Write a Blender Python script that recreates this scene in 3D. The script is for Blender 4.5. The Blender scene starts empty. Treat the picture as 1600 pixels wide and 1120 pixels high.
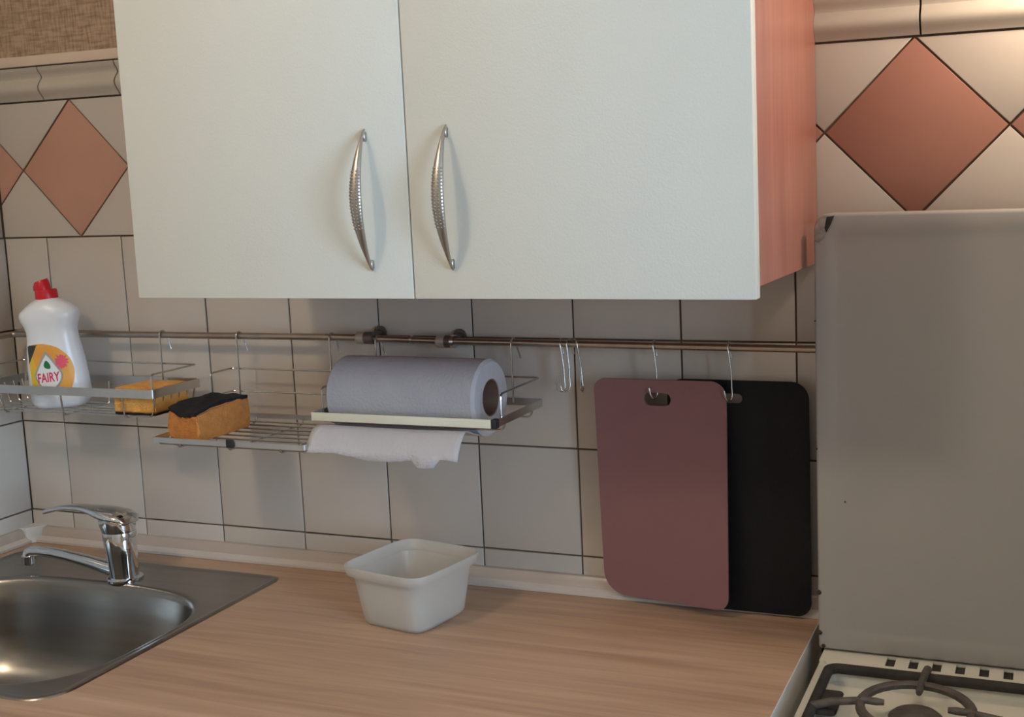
import bpy, bmesh, math, random
from mathutils import Vector, Matrix
random.seed(7)
PI = math.pi
SC = bpy.context.scene
COL = SC.collection
# ------------------------------------------------------------------ camera
# frame: X right along the back wall, Y into the wall (wall face y=0), Z up, metres
RX = Vector((0.9369112, 0.3478747, -0.0343597))
RD = Vector((0.0130179, -0.1329455, -0.9910379))
RF = Vector((-0.3493250, 0.9280672, -0.1290867))
cam_d = bpy.data.cameras.new('camera')
cam = bpy.data.objects.new('camera', cam_d); COL.objects.link(cam)
m = Matrix.Identity(4)
for i in range(3):
    m[i][0] = RX[i]; m[i][1] = -RD[i]; m[i][2] = -RF[i]
m[0][3], m[1][3], m[2][3] = 1.4947984, -1.4239871, 0.0561650
cam.matrix_world = m
cam_d.sensor_fit = 'HORIZONTAL'; cam_d.sensor_width = 36.0
cam_d.lens = 1819.778 / 1600 * 36
cam_d.shift_x = -160.286 / 1600; cam_d.shift_y = -38.710 / 1600
cam_d.clip_start = 0.02
SC.camera = cam
# ------------------------------------------------------------------ world, lights, exposure
wd = bpy.data.worlds.new('world'); SC.world = wd; wd.use_nodes = True
bg = wd.node_tree.nodes['Background']
bg.inputs[0].default_value = (0.62, 0.80, 1.0, 1); bg.inputs[1].default_value = 1.2

def light(name, kind, loc, energy, color, size=0.1, size_y=None, rot=None):
    d = bpy.data.lights.new(name, kind); d.energy = energy; d.color = color
    if kind == 'AREA':
        d.size = size
        if size_y: d.shape = 'RECTANGLE'; d.size_y = size_y
    else: d.shadow_soft_size = size
    o = bpy.data.objects.new(name, d); COL.objects.link(o); o.location = loc
    if rot: o.rotation_euler = rot
    return o
# bluish daylight coming in through the window of the right wall
light('window_daylight', 'AREA', (3.05, -1.50, 0.15), 50, (0.52, 0.74, 1.0), 1.0, 0.9, (0, PI/2, 0))
# warm ceiling lamp of the room, to the left in front of the cabinet
light('ceiling_bulb', 'POINT', (0.30, -1.5, 1.05), 19.5, (1.0, 0.85, 0.65), 0.09)
# lamp over the stove, just above the frame
light('stove_lamp', 'POINT', (1.55, -0.108, 0.338), 3.9, (1.0, 0.78, 0.58), 0.035)
SC.view_settings.view_transform = 'Standard'; SC.view_settings.look = 'None'
SC.view_settings.exposure = 0.0; SC.view_settings.gamma = 1.0
SC.view_settings.use_curve_mapping = False
SC.cycles.max_bounces = 8

# ------------------------------------------------------------------ materials
def nodes(name):
    mt = bpy.data.materials.new(name); mt.use_nodes = True
    nt = mt.node_tree
    return mt, nt, nt.nodes['Principled BSDF']
def N(nt, t, **kw):
    n = nt.nodes.new(t)
    for k, v in kw.items():
        if k in n.inputs: n.inputs[k].default_value = v
        else: setattr(n, k, v)
    return n
def mat(name, col, rough=0.5, metal=0.0, var=0.06, scale=8.0, bump=0.0, bscale=120.0, stretch=(1, 1, 1), spec=0.5, coat=0.0, sheen=0.0, tint=None):
    """plain surface whose colour wanders a little (var) and whose relief is fine noise (bump)"""
    mt, nt, p = nodes(name); L = nt.links.new
    tc = N(nt, 'ShaderNodeTexCoord'); mp = N(nt, 'ShaderNodeMapping'); mp.inputs['Scale'].default_value = stretch
    L(tc.outputs['Object'], mp.inputs['Vector'])
    nz = N(nt, 'ShaderNodeTexNoise', Scale=scale, Detail=4.0); L(mp.outputs[0], nz.inputs['Vector'])
    rp = N(nt, 'ShaderNodeValToRGB'); L(nz.outputs['Fac'], rp.inputs[0])
    t = tint or col
    rp.color_ramp.elements[0].position = 0.3; rp.color_ramp.elements[1].position = 0.7
    rp.color_ramp.elements[0].color = (*[c * (1 - var) for c in col], 1)
    rp.color_ramp.elements[1].color = (*[min(1, c * (1 + var)) for c in t], 1)
    L(rp.outputs[0], p.inputs['Base Color'])
    p.inputs['Roughness'].default_value = rough; p.inputs['Metallic'].default_value = metal
    p.inputs['Specular IOR Level'].default_value = spec
    if coat: p.inputs['Coat Weight'].default_value = coat; p.inputs['Coat Roughness'].default_value = 0.08
    if bump:
        b = N(nt, 'ShaderNodeTexNoise', Scale=bscale, Detail=3.0); L(mp.outputs[0], b.inputs['Vector'])
        bn = N(nt, 'ShaderNodeBump', Strength=bump, Distance=0.002); L(b.outputs['Fac'], bn.inputs['Height'])
        L(bn.outputs[0], p.inputs['Normal'])
    return mt
def wood(name, stops, along, freq, rough=0.45, bump=0.15, coarse=1.6):
    """laminate wood: long stretched noise as grain, running along axis `along`"""
    mt, nt, p = nodes(name); L = nt.links.new
    tc = N(nt, 'ShaderNodeTexCoord'); mp = N(nt, 'ShaderNodeMapping')
    s = [freq, freq, freq]; s[along] = freq * 0.05
    mp.inputs['Scale'].default_value = s; L(tc.outputs['Object'], mp.inputs['Vector'])
    n1 = N(nt, 'ShaderNodeTexNoise', Scale=1.0, Detail=7.0, Roughness=0.62, Distortion=0.6); L(mp.outputs[0], n1.inputs['Vector'])
    mp2 = N(nt, 'ShaderNodeMapping'); s2 = [coarse * 4] * 3; s2[along] = coarse * 0.7
    mp2.inputs['Scale'].default_value = s2; L(tc.outputs['Object'], mp2.inputs['Vector'])
    n2 = N(nt, 'ShaderNodeTexNoise', Scale=1.0, Detail=3.0, Distortion=1.2); L(mp2.outputs[0], n2.inputs['Vector'])
    mx = N(nt, 'ShaderNodeMath', operation='MULTIPLY_ADD'); L(n1.outputs['Fac'], mx.inputs[0]); mx.inputs[1].default_value = 0.62
    ml = N(nt, 'ShaderNodeMath', operation='MULTIPLY'); L(n2.outputs['Fac'], ml.inputs[0]); ml.inputs[1].default_value = 0.38
    L(ml.outputs[0], mx.inputs[2])
    rp = N(nt, 'ShaderNodeValToRGB'); L(mx.outputs[0], rp.inputs[0])
    while len(rp.color_ramp.elements) < len(stops): rp.color_ramp.elements.new(0.5)
    for e, (pos, c) in zip(rp.color_ramp.elements, stops): e.position = pos; e.color = (*c, 1)
    L(rp.outputs[0], p.inputs['Base Color']); p.inputs['Roughness'].default_value = rough
    bn = N(nt, 'ShaderNodeBump', Strength=bump, Distance=0.001); L(n1.outputs['Fac'], bn.inputs['Height']); L(bn.outputs[0], p.inputs['Normal'])
    return mt
def woven(name, c0, c1):
    mt, nt, p = nodes(name); L = nt.links.new
    tc = N(nt, 'ShaderNodeTexCoord'); outs = []
    for sc in ((260, 260, 34), (30, 30, 240)):
        mp = N(nt, 'ShaderNodeMapping'); mp.inputs['Scale'].default_value = sc; L(tc.outputs['Object'], mp.inputs['Vector'])
        n = N(nt, 'ShaderNodeTexNoise', Scale=1.0, Detail=3.0); L(mp.outputs[0], n.inputs['Vector']); outs.append(n.outputs['Fac'])
    a = N(nt, 'ShaderNodeMath', operation='MULTIPLY'); L(outs[0], a.inputs[0]); L(outs[1], a.inputs[1])
    rp = N(nt, 'ShaderNodeValToRGB'); L(a.outputs[0], rp.inputs[0])
    rp.color_ramp.elements[0].position = 0.13; rp.color_ramp.elements[0].color = (*c0, 1)
    rp.color_ramp.elements[1].position = 0.32; rp.color_ramp.elements[1].color = (*c1, 1)
    L(rp.outputs[0], p.inputs['Base Color']); p.inputs['Roughness'].default_value = 0.9
    bn = N(nt, 'ShaderNodeBump', Strength=0.5, Distance=0.002); L(a.outputs[0], bn.inputs['Height']); L(bn.outputs[0], p.inputs['Normal'])
    return mt
M = {}
M['tile'] = mat('tile_glaze', (0.57, 0.515, 0.455), 0.22, var=0.04, scale=3.0, bump=0.05, bscale=9)
M['peach'] = mat('peach_glaze', (0.53, 0.30, 0.22), 0.38, spec=0.3, var=0.07, scale=6.0, bump=0.05, bscale=9)
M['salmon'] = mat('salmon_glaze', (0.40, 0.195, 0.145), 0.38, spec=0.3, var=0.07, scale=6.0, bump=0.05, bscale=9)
M['border'] = mat('border_glaze', (0.52, 0.475, 0.41), 0.2, var=0.05, scale=12.0)
M['cap'] = mat('cap_trim', (0.70, 0.58, 0.48), 0.5, var=0.05)
M['grout'] = mat('grout', (0.17, 0.11, 0.078), 0.9, var=0.3, scale=30)
M['paper_wall'] = woven('woven_wallpaper', (0.26, 0.17, 0.11), (0.47, 0.345, 0.24))
M['plaster'] = mat('plaster', (0.62, 0.54, 0.44), 0.9, var=0.05)
M['ceiling'] = mat('ceiling_paint', (0.75, 0.72, 0.66), 0.9)
M['floor'] = wood('floor_boards', [(0.3, (0.16, 0.09, 0.05)), (0.7, (0.30, 0.18, 0.10))], 1, 14)
M['oak'] = wood('sonoma_oak', [(0.33, (0.36, 0.22, 0.142)), (0.46, (0.465, 0.298, 0.195)), (0.54, (0.525, 0.345, 0.23)), (0.66, (0.60, 0.41, 0.285))], 0, 55, 0.42, 0.10)
M['strip'] = wood('strip_laminate', [(0.3, (0.40, 0.315, 0.255)), (0.7, (0.54, 0.46, 0.395))], 0, 26, 0.3, 0.05)
M['lip'] = mat('strip_lip', (0.58, 0.51, 0.45), 0.3)
M['beech'] = wood('peach_beech', [(0.3, (0.34, 0.14, 0.108)), (0.5, (0.42, 0.18, 0.14)), (0.72, (0.51, 0.235, 0.185))], 2, 60, 0.35, 0.04, 3.0)
M['door'] = mat('white_door', (0.70, 0.695, 0.625), 0.42, var=0.02, scale=4, bump=0.10, bscale=420)
M['edge'] = mat('gap_shade_dark', (0.05, 0.035, 0.03), 0.8)  # dark tone painted for the shade in the door gap
M['nickel'] = mat('satin_nickel', (0.46, 0.42, 0.375), 0.32, 1.0, var=0.04)
M['chrome'] = mat('chrome', (0.72, 0.73, 0.74), 0.07, 1.0, var=0.02)
M['wire'] = mat('wire_chrome', (0.58, 0.57, 0.55), 0.22, 1.0, var=0.08, scale=40)
M['rim'] = mat('rim_chrome', (0.66, 0.66, 0.64), 0.28, 1.0, var=0.06, scale=30)
M['cream'] = mat('cream_profile', (0.74, 0.72, 0.58), 0.4)
M['black_rubber'] = mat('black_rubber', (0.02, 0.02, 0.022), 0.6)
M['rod'] = mat('rail_steel', (0.42, 0.37, 0.32), 0.28, 1.0, var=0.1, scale=30)
M['knob'] = mat('tan_cap', (0.46, 0.38, 0.31), 0.35, 0.3)
M['bracket'] = mat('dull_bracket', (0.16, 0.12, 0.10), 0.45, 0.6, var=0.15)
M['steel'] = mat('brushed_steel', (0.32, 0.293, 0.262), 0.28, 1.0, var=0.06, scale=6, stretch=(1, 14, 14), bump=0.04, bscale=60)
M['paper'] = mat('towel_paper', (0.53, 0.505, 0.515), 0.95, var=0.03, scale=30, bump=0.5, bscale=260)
M['card'] = mat('cardboard_core', (0.20, 0.12, 0.085), 0.9)
M['pink'] = mat('pink_plastic', (0.25, 0.122, 0.120), 0.6, spec=0.3, var=0.03, bump=0.12, bscale=500)
M['black'] = mat('black_plastic', (0.008, 0.008, 0.009), 0.6, spec=0.25, var=0.2, bump=0.12, bscale=500)
M['bottle'] = mat('bottle_white', (0.80, 0.80, 0.80), 0.30, var=0.02)
M['red'] = mat('red_plastic', (0.62, 0.012, 0.022), 0.35)
M['label_orange'] = mat('label_orange', (0.84, 0.36, 0.06), 0.4, var=0.10, scale=14, tint=(0.86, 0.44, 0.08))
M['label_yellow'] = mat('label_yellow', (0.80, 0.52, 0.035), 0.4, var=0.10, scale=18)
M['label_white'] = mat('label_white', (0.80, 0.80, 0.78), 0.4)
M['label_grey'] = mat('label_grey', (0.40, 0.40, 0.38), 0.35, 0.3)
M['label_red'] = mat('label_red', (0.72, 0.018, 0.07), 0.4)
M['label_pink'] = mat('label_pink', (0.80, 0.10, 0.16), 0.4)
M['label_green'] = mat('label_green', (0.012, 0.16, 0.045), 0.4)
M['label_dark'] = mat('label_dark', (0.035, 0.04, 0.03), 0.4, var=0.3, scale=200)
M['sponge_yellow'] = mat('sponge_yellow', (0.80, 0.40, 0.10), 0.95, var=0.12, scale=90, bump=1.0, bscale=420)
M['sponge_orange'] = mat('sponge_orange', (0.62, 0.235, 0.055), 0.95, var=0.14, scale=90, bump=1.0, bscale=420)
M['scourer'] = mat('scourer_black', (0.010, 0.009, 0.010), 0.95, var=0.4, scale=300, bump=1.0, bscale=600)
M['enamel'] = mat('enamel_cream', (0.70, 0.665, 0.56), 0.22, var=0.05, scale=9)
M['lid'] = mat('lid_enamel', (0.37, 0.35, 0.325), 0.5, spec=0.35, var=0.03, scale=4)
M['soot_and_shade'] = mat('soot_and_shade', (0.030, 0.024, 0.020), 0.8, var=0.4, scale=40)  # sooty black of stove parts, also the painted shade below the vent slots
M['iron'] = mat('cast_iron', (0.10, 0.082, 0.070), 0.6, 0.2, var=0.3, scale=60, bump=0.5, bscale=200)
M['burner'] = mat('burner_alloy', (0.30, 0.27, 0.23), 0.5, 0.6, var=0.2, scale=50)
M['rust'] = mat('rust', (0.05, 0.025, 0.015), 0.9, var=0.4, scale=200)
M['chip'] = mat('worn_corner', (0.34, 0.30, 0.25), 0.7, var=0.25, scale=90)
M['alu'] = mat('edge_profile', (0.62, 0.60, 0.56), 0.5)
M['capw'] = mat('cap_plastic', (0.66, 0.64, 0.60), 0.5)
def tub_material():
    mt, nt, p = nodes('tub_plastic'); L = nt.links.new
    tc = N(nt, 'ShaderNodeTexCoord'); nz = N(nt, 'ShaderNodeTexNoise', Scale=22.0); L(tc.outputs['Object'], nz.inputs['Vector'])
    rp = N(nt, 'ShaderNodeValToRGB'); L(nz.outputs['Fac'], rp.inputs[0])
    rp.color_ramp.elements[0].color = (0.66, 0.63, 0.58, 1); rp.color_ramp.elements[1].color = (0.74, 0.71, 0.66, 1)
    L(rp.outputs[0], p.inputs['Base Color']); p.inputs['Roughness'].default_value = 0.32
    tl = N(nt, 'ShaderNodeBsdfTranslucent'); tl.inputs[0].default_value = (0.94, 0.94, 0.92, 1)
    tr = N(nt, 'ShaderNodeBsdfTransparent'); tr.inputs[0].default_value = (0.95, 0.95, 0.93, 1)
    m1 = N(nt, 'ShaderNodeMixShader'); m1.inputs[0].default_value = 0.40; L(p.outputs[0], m1.inputs[1]); L(tl.outputs[0], m1.inputs[2])
    m2 = N(nt, 'ShaderNodeMixShader'); m2.inputs[0].default_value = 0.22; L(m1.outputs[0], m2.inputs[1]); L(tr.outputs[0], m2.inputs[2])
    L(m2.outputs[0], nt.nodes['Material Output'].inputs['Surface'])
    return mt
M['tub'] = tub_material()

# ------------------------------------------------------------------ object helpers
def thing(name, label, cat, loc=(0, 0, 0), group=None, rz=0.0):
    o = bpy.data.objects.new(name, None); COL.objects.link(o); o.empty_display_size = 0.02
    o.location = loc; o.rotation_euler = (0, 0, rz); o['label'] = label; o['category'] = cat
    if group: o['group'] = group
    return o
def root_of(p):
    while p.parent: p = p.parent
    return p
def mesh_from(name, bm, mats, smooth=None):
    bmesh.ops.recalc_face_normals(bm, faces=bm.faces)
    me = bpy.data.meshes.new(name); bm.to_mesh(me); bm.free()
    for mm in (mats if isinstance(mats, (list, tuple)) else [mats]): me.materials.append(mm)
    if smooth is not None:
        for p in me.polygons: p.use_smooth = True
        me.set_sharp_from_angle(angle=math.radians(smooth))
    return me
def part(name, bm, mats, parent=None, smooth=35, world=True, label=None):
    """one mesh object; its coordinates are world ones (world=True) or already local to the thing"""
    if parent is not None and world:
        loc = root_of(parent).location
        bmesh.ops.translate(bm, verts=bm.verts, vec=-Vector(loc))
    o = bpy.data.objects.new(name, mesh_from(name, bm, mats, smooth)); COL.objects.link(o)
    if parent is not None: o.parent = parent
    if label: o['label'] = label
    return o
def struct(name, bm, mats, smooth=35):
    o = part(name, bm, mats, None, smooth); o['kind'] = 'structure'; return o
def copy_thing(root, loc, rz, label=None, group=None):
    r = root.copy(); COL.objects.link(r); r.location = loc; r.rotation_euler = (0, 0, rz)
    if label: r['label'] = label
    if group: r['group'] = group
    for ch in list(root.children):
        c = ch.copy(); COL.objects.link(c); c.parent = r
        for g in list(ch.children):
            d = g.copy(); COL.objects.link(d); d.parent = c
    return r
def BM(): return bmesh.new()
def box(bm, a, b, bev=0.0, seg=2):
    x0, y0, z0 = a; x1, y1, z1 = b
    r = bmesh.ops.create_cube(bm, size=1.0)
    vs = r['verts']
    bmesh.ops.scale(bm, verts=vs, vec=(x1 - x0, y1 - y0, z1 - z0))
    bmesh.ops.translate(bm, verts=vs, vec=((x0 + x1) / 2, (y0 + y1) / 2, (z0 + z1) / 2))
    if bev:
        es = list({e for v in vs for e in v.link_edges})
        bmesh.ops.bevel(bm, geom=es, offset=bev, segments=seg, affect='EDGES', profile=0.5)
    return bm
def tube(bm, pts, r, n=8, closed=False, cap=True, flat=None):
    """sweep a circle (or an ellipse flat=(rx, ry) with ry along the up-ish normal) along a polyline; r may be a list"""
    pts = [Vector(p) for p in pts]; m_ = len(pts)
    rs = r if isinstance(r, (list, tuple)) else [r] * m_
    tang = []
    for i in range(m_):
        a = pts[i - 1] if (i > 0 or closed) else pts[i]
        b = pts[(i + 1) % m_] if (i < m_ - 1 or closed) else pts[i]
        tang.append((b - a).normalized())
    t0 = tang[0]; up = Vector((0, 0, 1)) if abs(t0.z) < 0.9 else Vector((0, -1, 0))
    nrm = (up - t0 * up.dot(t0)).normalized(); rings = []
    for i in range(m_):
        t = tang[i]; nrm = (nrm - t * nrm.dot(t)).normalized(); bi = t.cross(nrm)
        k = 1.0
        if 0 < i < m_ - 1 or closed:
            a = (pts[i] - pts[i - 1]).normalized(); k = min(1.6, 1.0 / max(0.55, abs(a.dot(t))))
        ring = []
        for j in range(n):
            an = 2 * PI * j / n
            ring.append(bm.verts.new(pts[i] + (nrm * math.sin(an) + bi * math.cos(an)) * rs[i]))
        rings.append(ring)
    for i in range(m_ if closed else m_ - 1):
        A, B_ = rings[i], rings[(i + 1) % m_]
        for j in range(n): bm.faces.new((A[j], A[(j + 1) % n], B_[(j + 1) % n], B_[j]))
    if cap and not closed:
        bm.faces.new(rings[0][::-1]); bm.faces.new(rings[-1])
    return bm
def loft(bm, rings, cap0=True, cap1=True):
    vr = [[bm.verts.new(p) for p in r] for r in rings]; n = len(vr[0])
    for a, b in zip(vr, vr[1:]):
        for j in range(n): bm.faces.new((a[j], a[(j + 1) % n], b[(j + 1) % n], b[j]))
    if cap0: bm.faces.new(vr[0][::-1])
    if cap1: bm.faces.new(vr[-1])
    return vr
def rrect(x0, x1, y0, y1, r, n=6):
    """rounded rectangle outline; r is one radius or four (x0y0, x1y0, x1y1, x0y1)"""
    rr = r if isinstance(r, (list, tuple)) else [r] * 4; out = []
    for (cx, cy, a0, q) in ((x0 + rr[0], y0 + rr[0], PI, rr[0]), (x1 - rr[1], y0 + rr[1], 1.5 * PI, rr[1]), (x1 - rr[2], y1 - rr[2], 0, rr[2]), (x0 + rr[3], y1 - rr[3], PI / 2, rr[3])):
        for k in range(n + 1):
            a = a0 + PI / 2 * k / n
            out.append((cx + q * math.cos(a), cy + q * math.sin(a)))
    return out
def bend(pts, r=0.006, n=4):
    """round the inner corners of a polyline"""
    P = [Vector(p) for p in pts]; out = [P[0]]
    for a, b, c in zip(P, P[1:], P[2:]):
        d1 = (a - b); d2 = (c - b); q = min(r, d1.length * 0.45, d2.length * 0.45)
        s, e = b + d1.normalized() * q, b + d2.normalized() * q
        for k in range(n + 1):
            t = k / n; out.append(s * (1 - t) ** 2 + b * 2 * t * (1 - t) + e * t ** 2)
    out.append(P[-1]); return out
def poly_slab(bm, pts, y0, y1, bev=0.0, seg=2):
    """prism of an XZ outline between y0 (front) and y1 (back), front edges bevelled"""
    f = [bm.verts.new((x, y0, z)) for x, z in pts]; b = [bm.verts.new((x, y1, z)) for x, z in pts]; n = len(pts)
    ff = bm.faces.new(f); bm.faces.new(b[::-1])
    for j in range(n): bm.faces.new((f[(j + 1) % n], f[j], b[j], b[(j + 1) % n]))
    if bev: bmesh.ops.bevel(bm, geom=list(ff.edges), offset=bev, segments=seg, affect='EDGES', profile=0.5)
    return bm

# ================================================================== ROOM SHELL
FL, CE, XR, YF = -1.38, 1.15, 3.0, -3.0
GB = 0.0030                                   # depth of the grout bed behind the tile faces
XL = -0.088                                   # left wall face
b = BM(); box(b, (XL - 0.2, YF - 0.2, FL - 0.1), (XR + 0.2, 0.2, FL)); struct('floor', b, M['floor'])
b = BM(); box(b, (XL - 0.2, YF - 0.2, CE), (XR + 0.2, 0.2, CE + 0.1)); struct('ceiling', b, M['ceiling'])
b = BM(); box(b, (XL - 0.2, GB, FL), (XR + 0.2, 0.2, CE)); wall_back = struct('wall_back', b, M['grout'])
b = BM()
box(b, (XL - 0.2, YF, FL), (XL - GB, GB, CE))
wall_left = struct('wall_left', b, M['grout'])
b = BM(); box(b, (XL - 0.2, YF - 0.2, FL), (XR + 0.2, YF, CE)); struct('wall_front', b, M['plaster'])
WY0, WY1, WZ0, WZ1 = -2.02, -0.98, -0.40, 0.72
b = BM()
for (ya, yb, za, zb) in ((YF, WY0, FL, CE), (WY1, GB, FL, CE), (WY0, WY1, FL, WZ0), (WY0, WY1, WZ1, CE)): box(b, (XR, ya, za), (XR + 0.2, yb, zb))
struct('wall_right', b, M['plaster'])
# wallpaper above the tiled splashback and plaster below the worktop
b = BM(); box(b, (XL, 0.0, 0.281), (XR, GB - .0002, CE)); part('wallpaper', b, M['paper_wall'], wall_back)
b = BM(); box(b, (XL, 0.001, FL), (XR, GB - .0002, -0.60)); part('plaster', b, M['plaster'], wall_back)
b = BM(); box(b, (XL - GB + .0002, -1.35, 0.281), (XL, 0.0, CE)); part('wallpaper', b, M['paper_wall'], wall_left)
b = BM()
for (ya, yb, za, zb) in ((YF, -1.35, FL, CE), (-1.35, 0, FL, -0.60)):
    box(b, (XL - GB + .0002, ya, za), (XL, yb, zb))
part('plaster', b, M['plaster'], wall_left)
b = BM()                                      # window frame in the right wall (outside the picture)
for (ya, yb, za, zb) in ((WY0, WY0 + .05, WZ0, WZ1), (WY1 - .05, WY1, WZ0, WZ1), (WY0 + .05, WY1 - .05, WZ0, WZ0 + .05), (WY0 + .05, WY1 - .05, WZ1 - .05, WZ1)):
    box(b, (XR - 0.02, ya, za), (XR + 0.04, yb, zb), 0.004)
struct('window_1', b, M['capw'])

# ---- tiles of the back wall: square field tiles share one mesh
T = 0.15; G = 0.0012                           # pitch, half joint
def tile_mesh(name, w, h, m_):
    bm = BM(); poly_slab(bm, [(-w / 2, -h / 2), (w / 2, -h / 2), (w / 2, h / 2), (-w / 2, h / 2)], -0.0, 0.0025, 0.0010)
    return mesh_from(name, bm, m_, 50)
def add_tile(me, x, z, parent, left=False):
    o = bpy.data.objects.new('tile', me); COL.objects.link(o); o.parent = parent
    dy = random.uniform(-0.0007, 0.0003)
    if left: o.location = (XL - dy, x, z); o.rotation_euler = (random.uniform(-.003, .003), 0, PI / 2 + random.uniform(-.004, .004))
    else: o.location = (x, dy, z); o.rotation_euler = (random.uniform(-.004, .004), random.uniform(-.002, .002), random.uniform(-.004, .004))
    return o
full = tile_mesh('tile', T - 2 * G, T - 2 * G, M['tile'])
low = tile_mesh('tile_cut', T - 2 * G, 0.072, M['tile'])
nar = tile_mesh('tile_narrow', -XL - 2 * G, T - 2 * G, M['tile'])
narl = tile_mesh('tile_narrow_low', -XL - 2 * G, 0.072, M['tile'])
for row in range(4):
    z = -T * (row + 0.5) if row < 3 else -0.45 - G - 0.036
    add_tile(nar if row < 3 else narl, XL / 2, z, wall_back)
    for k in range(13): add_tile(full if row < 3 else low, T * (k + 0.5), z, wall_back)
    for k in range(8): add_tile(full if row < 3 else low, -T * (k + 0.5), z, wall_left, True)
# ---- diamond band: peach tiles set on their corners, cream triangles between
DH = 0.2121; DX0 = 0.0714
def clip_left(pts, x0):
    out = []
    for (p, q) in zip(pts, pts[1:] + pts[:1]):
        if p[0] >= x0: out.append(p)
        if (p[0] >= x0) != (q[0] >= x0):
            t = (x0 - p[0]) / (q[0] - p[0]); out.append((x0, p[1] + t * (q[1] - p[1])))
    return out
def band_tile(pts, m_, parent):
    pts = clip_left(pts, XL + G)
    if len(pts) < 3: return
    cx = sum(p[0] for p in pts) / len(pts); cz = sum(p[1] for p in pts) / len(pts)
    bm = BM(); poly_slab(bm, [(x - cx, z - cz) for x, z in pts], 0, 0.0025, 0.0010)
    o = bpy.data.objects.new('tile', mesh_from('tile', bm, m_, 50)); COL.objects.link(o); o.parent = parent
    o.location = (cx, random.uniform(-0.0006, 0.0002), cz); o.rotation_euler = (random.uniform(-.003, .003), 0, random.uniform(-.003, .003))
g2 = G * 1.42
for k in range(-1, 9):
    cx = DX0 + k * DH; hz = DH / 2
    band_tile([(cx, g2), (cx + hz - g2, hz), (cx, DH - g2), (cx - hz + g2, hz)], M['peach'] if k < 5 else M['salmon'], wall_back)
    xm = cx + hz                               # triangle pair to the right of this diamond
    tri = hz - g2 - G
    band_tile([(xm - tri, G), (xm + tri, G), (xm, hz - g2)], M['tile'], wall_back)
    band_tile([(xm - tri, DH - G), (xm, hz + g2), (xm + tri, DH - G)], M['tile'], wall_back)
def band_left(pts, m_):
    n = len(pts); cx = sum(p[0] for p in pts) / n; cz = sum(p[1] for p in pts) / n
    bm = BM(); poly_slab(bm, [(x - cx, z - cz) for x, z in pts], 0, 0.0025, 0.0010)
    o = bpy.data.objects.new('tile', mesh_from('tile', bm, m_, 50)); COL.objects.link(o); o.parent = wall_left
    o.location = (XL, cx, cz); o.rotation_euler = (0, 0, PI / 2)
for k in range(6):
    hz = DH / 2; cx = -hz - G - k * DH; xm = cx - hz; tri = hz - g2 - G
    band_left([(cx, g2), (cx + hz - g2, hz), (cx, DH - g2), (cx - hz + g2, hz)], M['peach'])
    band_left([(xm - tri, G), (xm + tri, G), (xm, hz - g2)], M['tile'])
    band_left([(xm - tri, DH - G), (xm, hz + g2), (xm + tri, DH - G)], M['tile'])
    if k == 0:
        band_left([(-G * 2 - tri, G), (-G * 2, G), (-G * 2, hz - g2)], M['tile'])
        band_left([(-G * 2 - tri, DH - G), (-G * 2, hz + g2), (-G * 2, DH - G)], M['tile'])
# ---- border tiles with a moulded face and the cap trim above
def border(x0, x1, left=False):
    prof = []
    for i in range(13):
        t = i / 12; z = DH + G + t * 0.0495
        y = -0.003 - 0.010 * math.sin(min(1, t / 0.72) * PI) ** 1.5 * (1 if t < 0.72 else 0) - (0.0085 * math.sin((t - 0.72) / 0.28 * PI / 2) if t > 0.72 else 0)
        prof.append((y, z))
    prof = [(0.0025, DH + G)] + prof + [(0.0025, DH + G + 0.0495)]
    bm = BM()
    if left: loft(bm, [[(XL - y, x, z) for y, z in prof] for x in (x0, x1)])
    else: loft(bm, [[(x, y, z) for y, z in prof] for x in (x0, x1)])
    part('border_tile', bm, M['border'], wall_left if left else wall_back, 40)
js = [XL, 0.0256, 0.1757, 0.3258, 0.4759, 0.626, 0.7761, 0.9262, 1.0513, 1.2013, 1.3513, 1.5013, 1.6513, 1.8]
for a, c in zip(js, js[1:]):
    if c < 0.48: border(a + 0.0012, c - 0.0012)
    elif a > 1.19: border(max(a, 1.2275) + 0.0012, c - 0.0012)
for k in range(6): border(-0.012 - (k + 1) * 0.15, -0.012 - k * 0.15 - 0.0024, True)
for (x0, x1) in ((XL, 0.4760), (1.2289, XR)):
    b = BM(); box(b, (x0, -0.007, DH + 0.0535), (x1, GB - .0002, 0.2815), 0.002); part('cap_trim', b, M['cap'], wall_back)
b = BM(); box(b, (XL - GB + .0002, -1.35, DH + 0.0535), (XL + 0.007, -0.008, 0.2815), 0.002); part('cap_trim', b, M['cap'], wall_left)

# ================================================================== WORKTOP, STRIP, BASE CABINET
ZW = -0.50
SX0, SX1, SY0, SY1 = -0.052, 0.453, -0.496, -0.060      # sink cut-out / outline
wt = thing('worktop', 'long pale wood-grain worktop running under the splashback from sink to stove', 'worktop', (0.57, -0.3, ZW - 0.038))
b = BM(); z0 = ZW - 0.038
es = []
for loop in ([(XL, -0.62), (1.2285, -0.62), (1.2285, 0.0), (XL, 0.0)], rrect(SX0 + .006, SX1 - .006, SY0 + .006, SY1 - .006, [.042, .042, .014, .014], 8)):
    vs = [b.verts.new((x, y, ZW)) for x, y in loop]
    es += [b.edges.new((vs[i], vs[(i + 1) % len(vs)])) for i in range(len(vs))]
bmesh.ops.triangle_fill(b, edges=es, use_beauty=True, use_dissolve=False)
ex = bmesh.ops.extrude_face_region(b, geom=b.faces[:])
bmesh.ops.translate(b, verts=[v for v in ex['geom'] if isinstance(v, bmesh.types.BMVert)], vec=(0, 0, -0.038))
part('board', b, M['oak'], wt, 30)
b = BM(); box(b, (1.2285, -0.62, z0), (1.2300, -0.019, ZW + 0.0004), 0.0004, 1); part('edge_profile', b, M['alu'], wt, label='grey metal edge profile')
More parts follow.
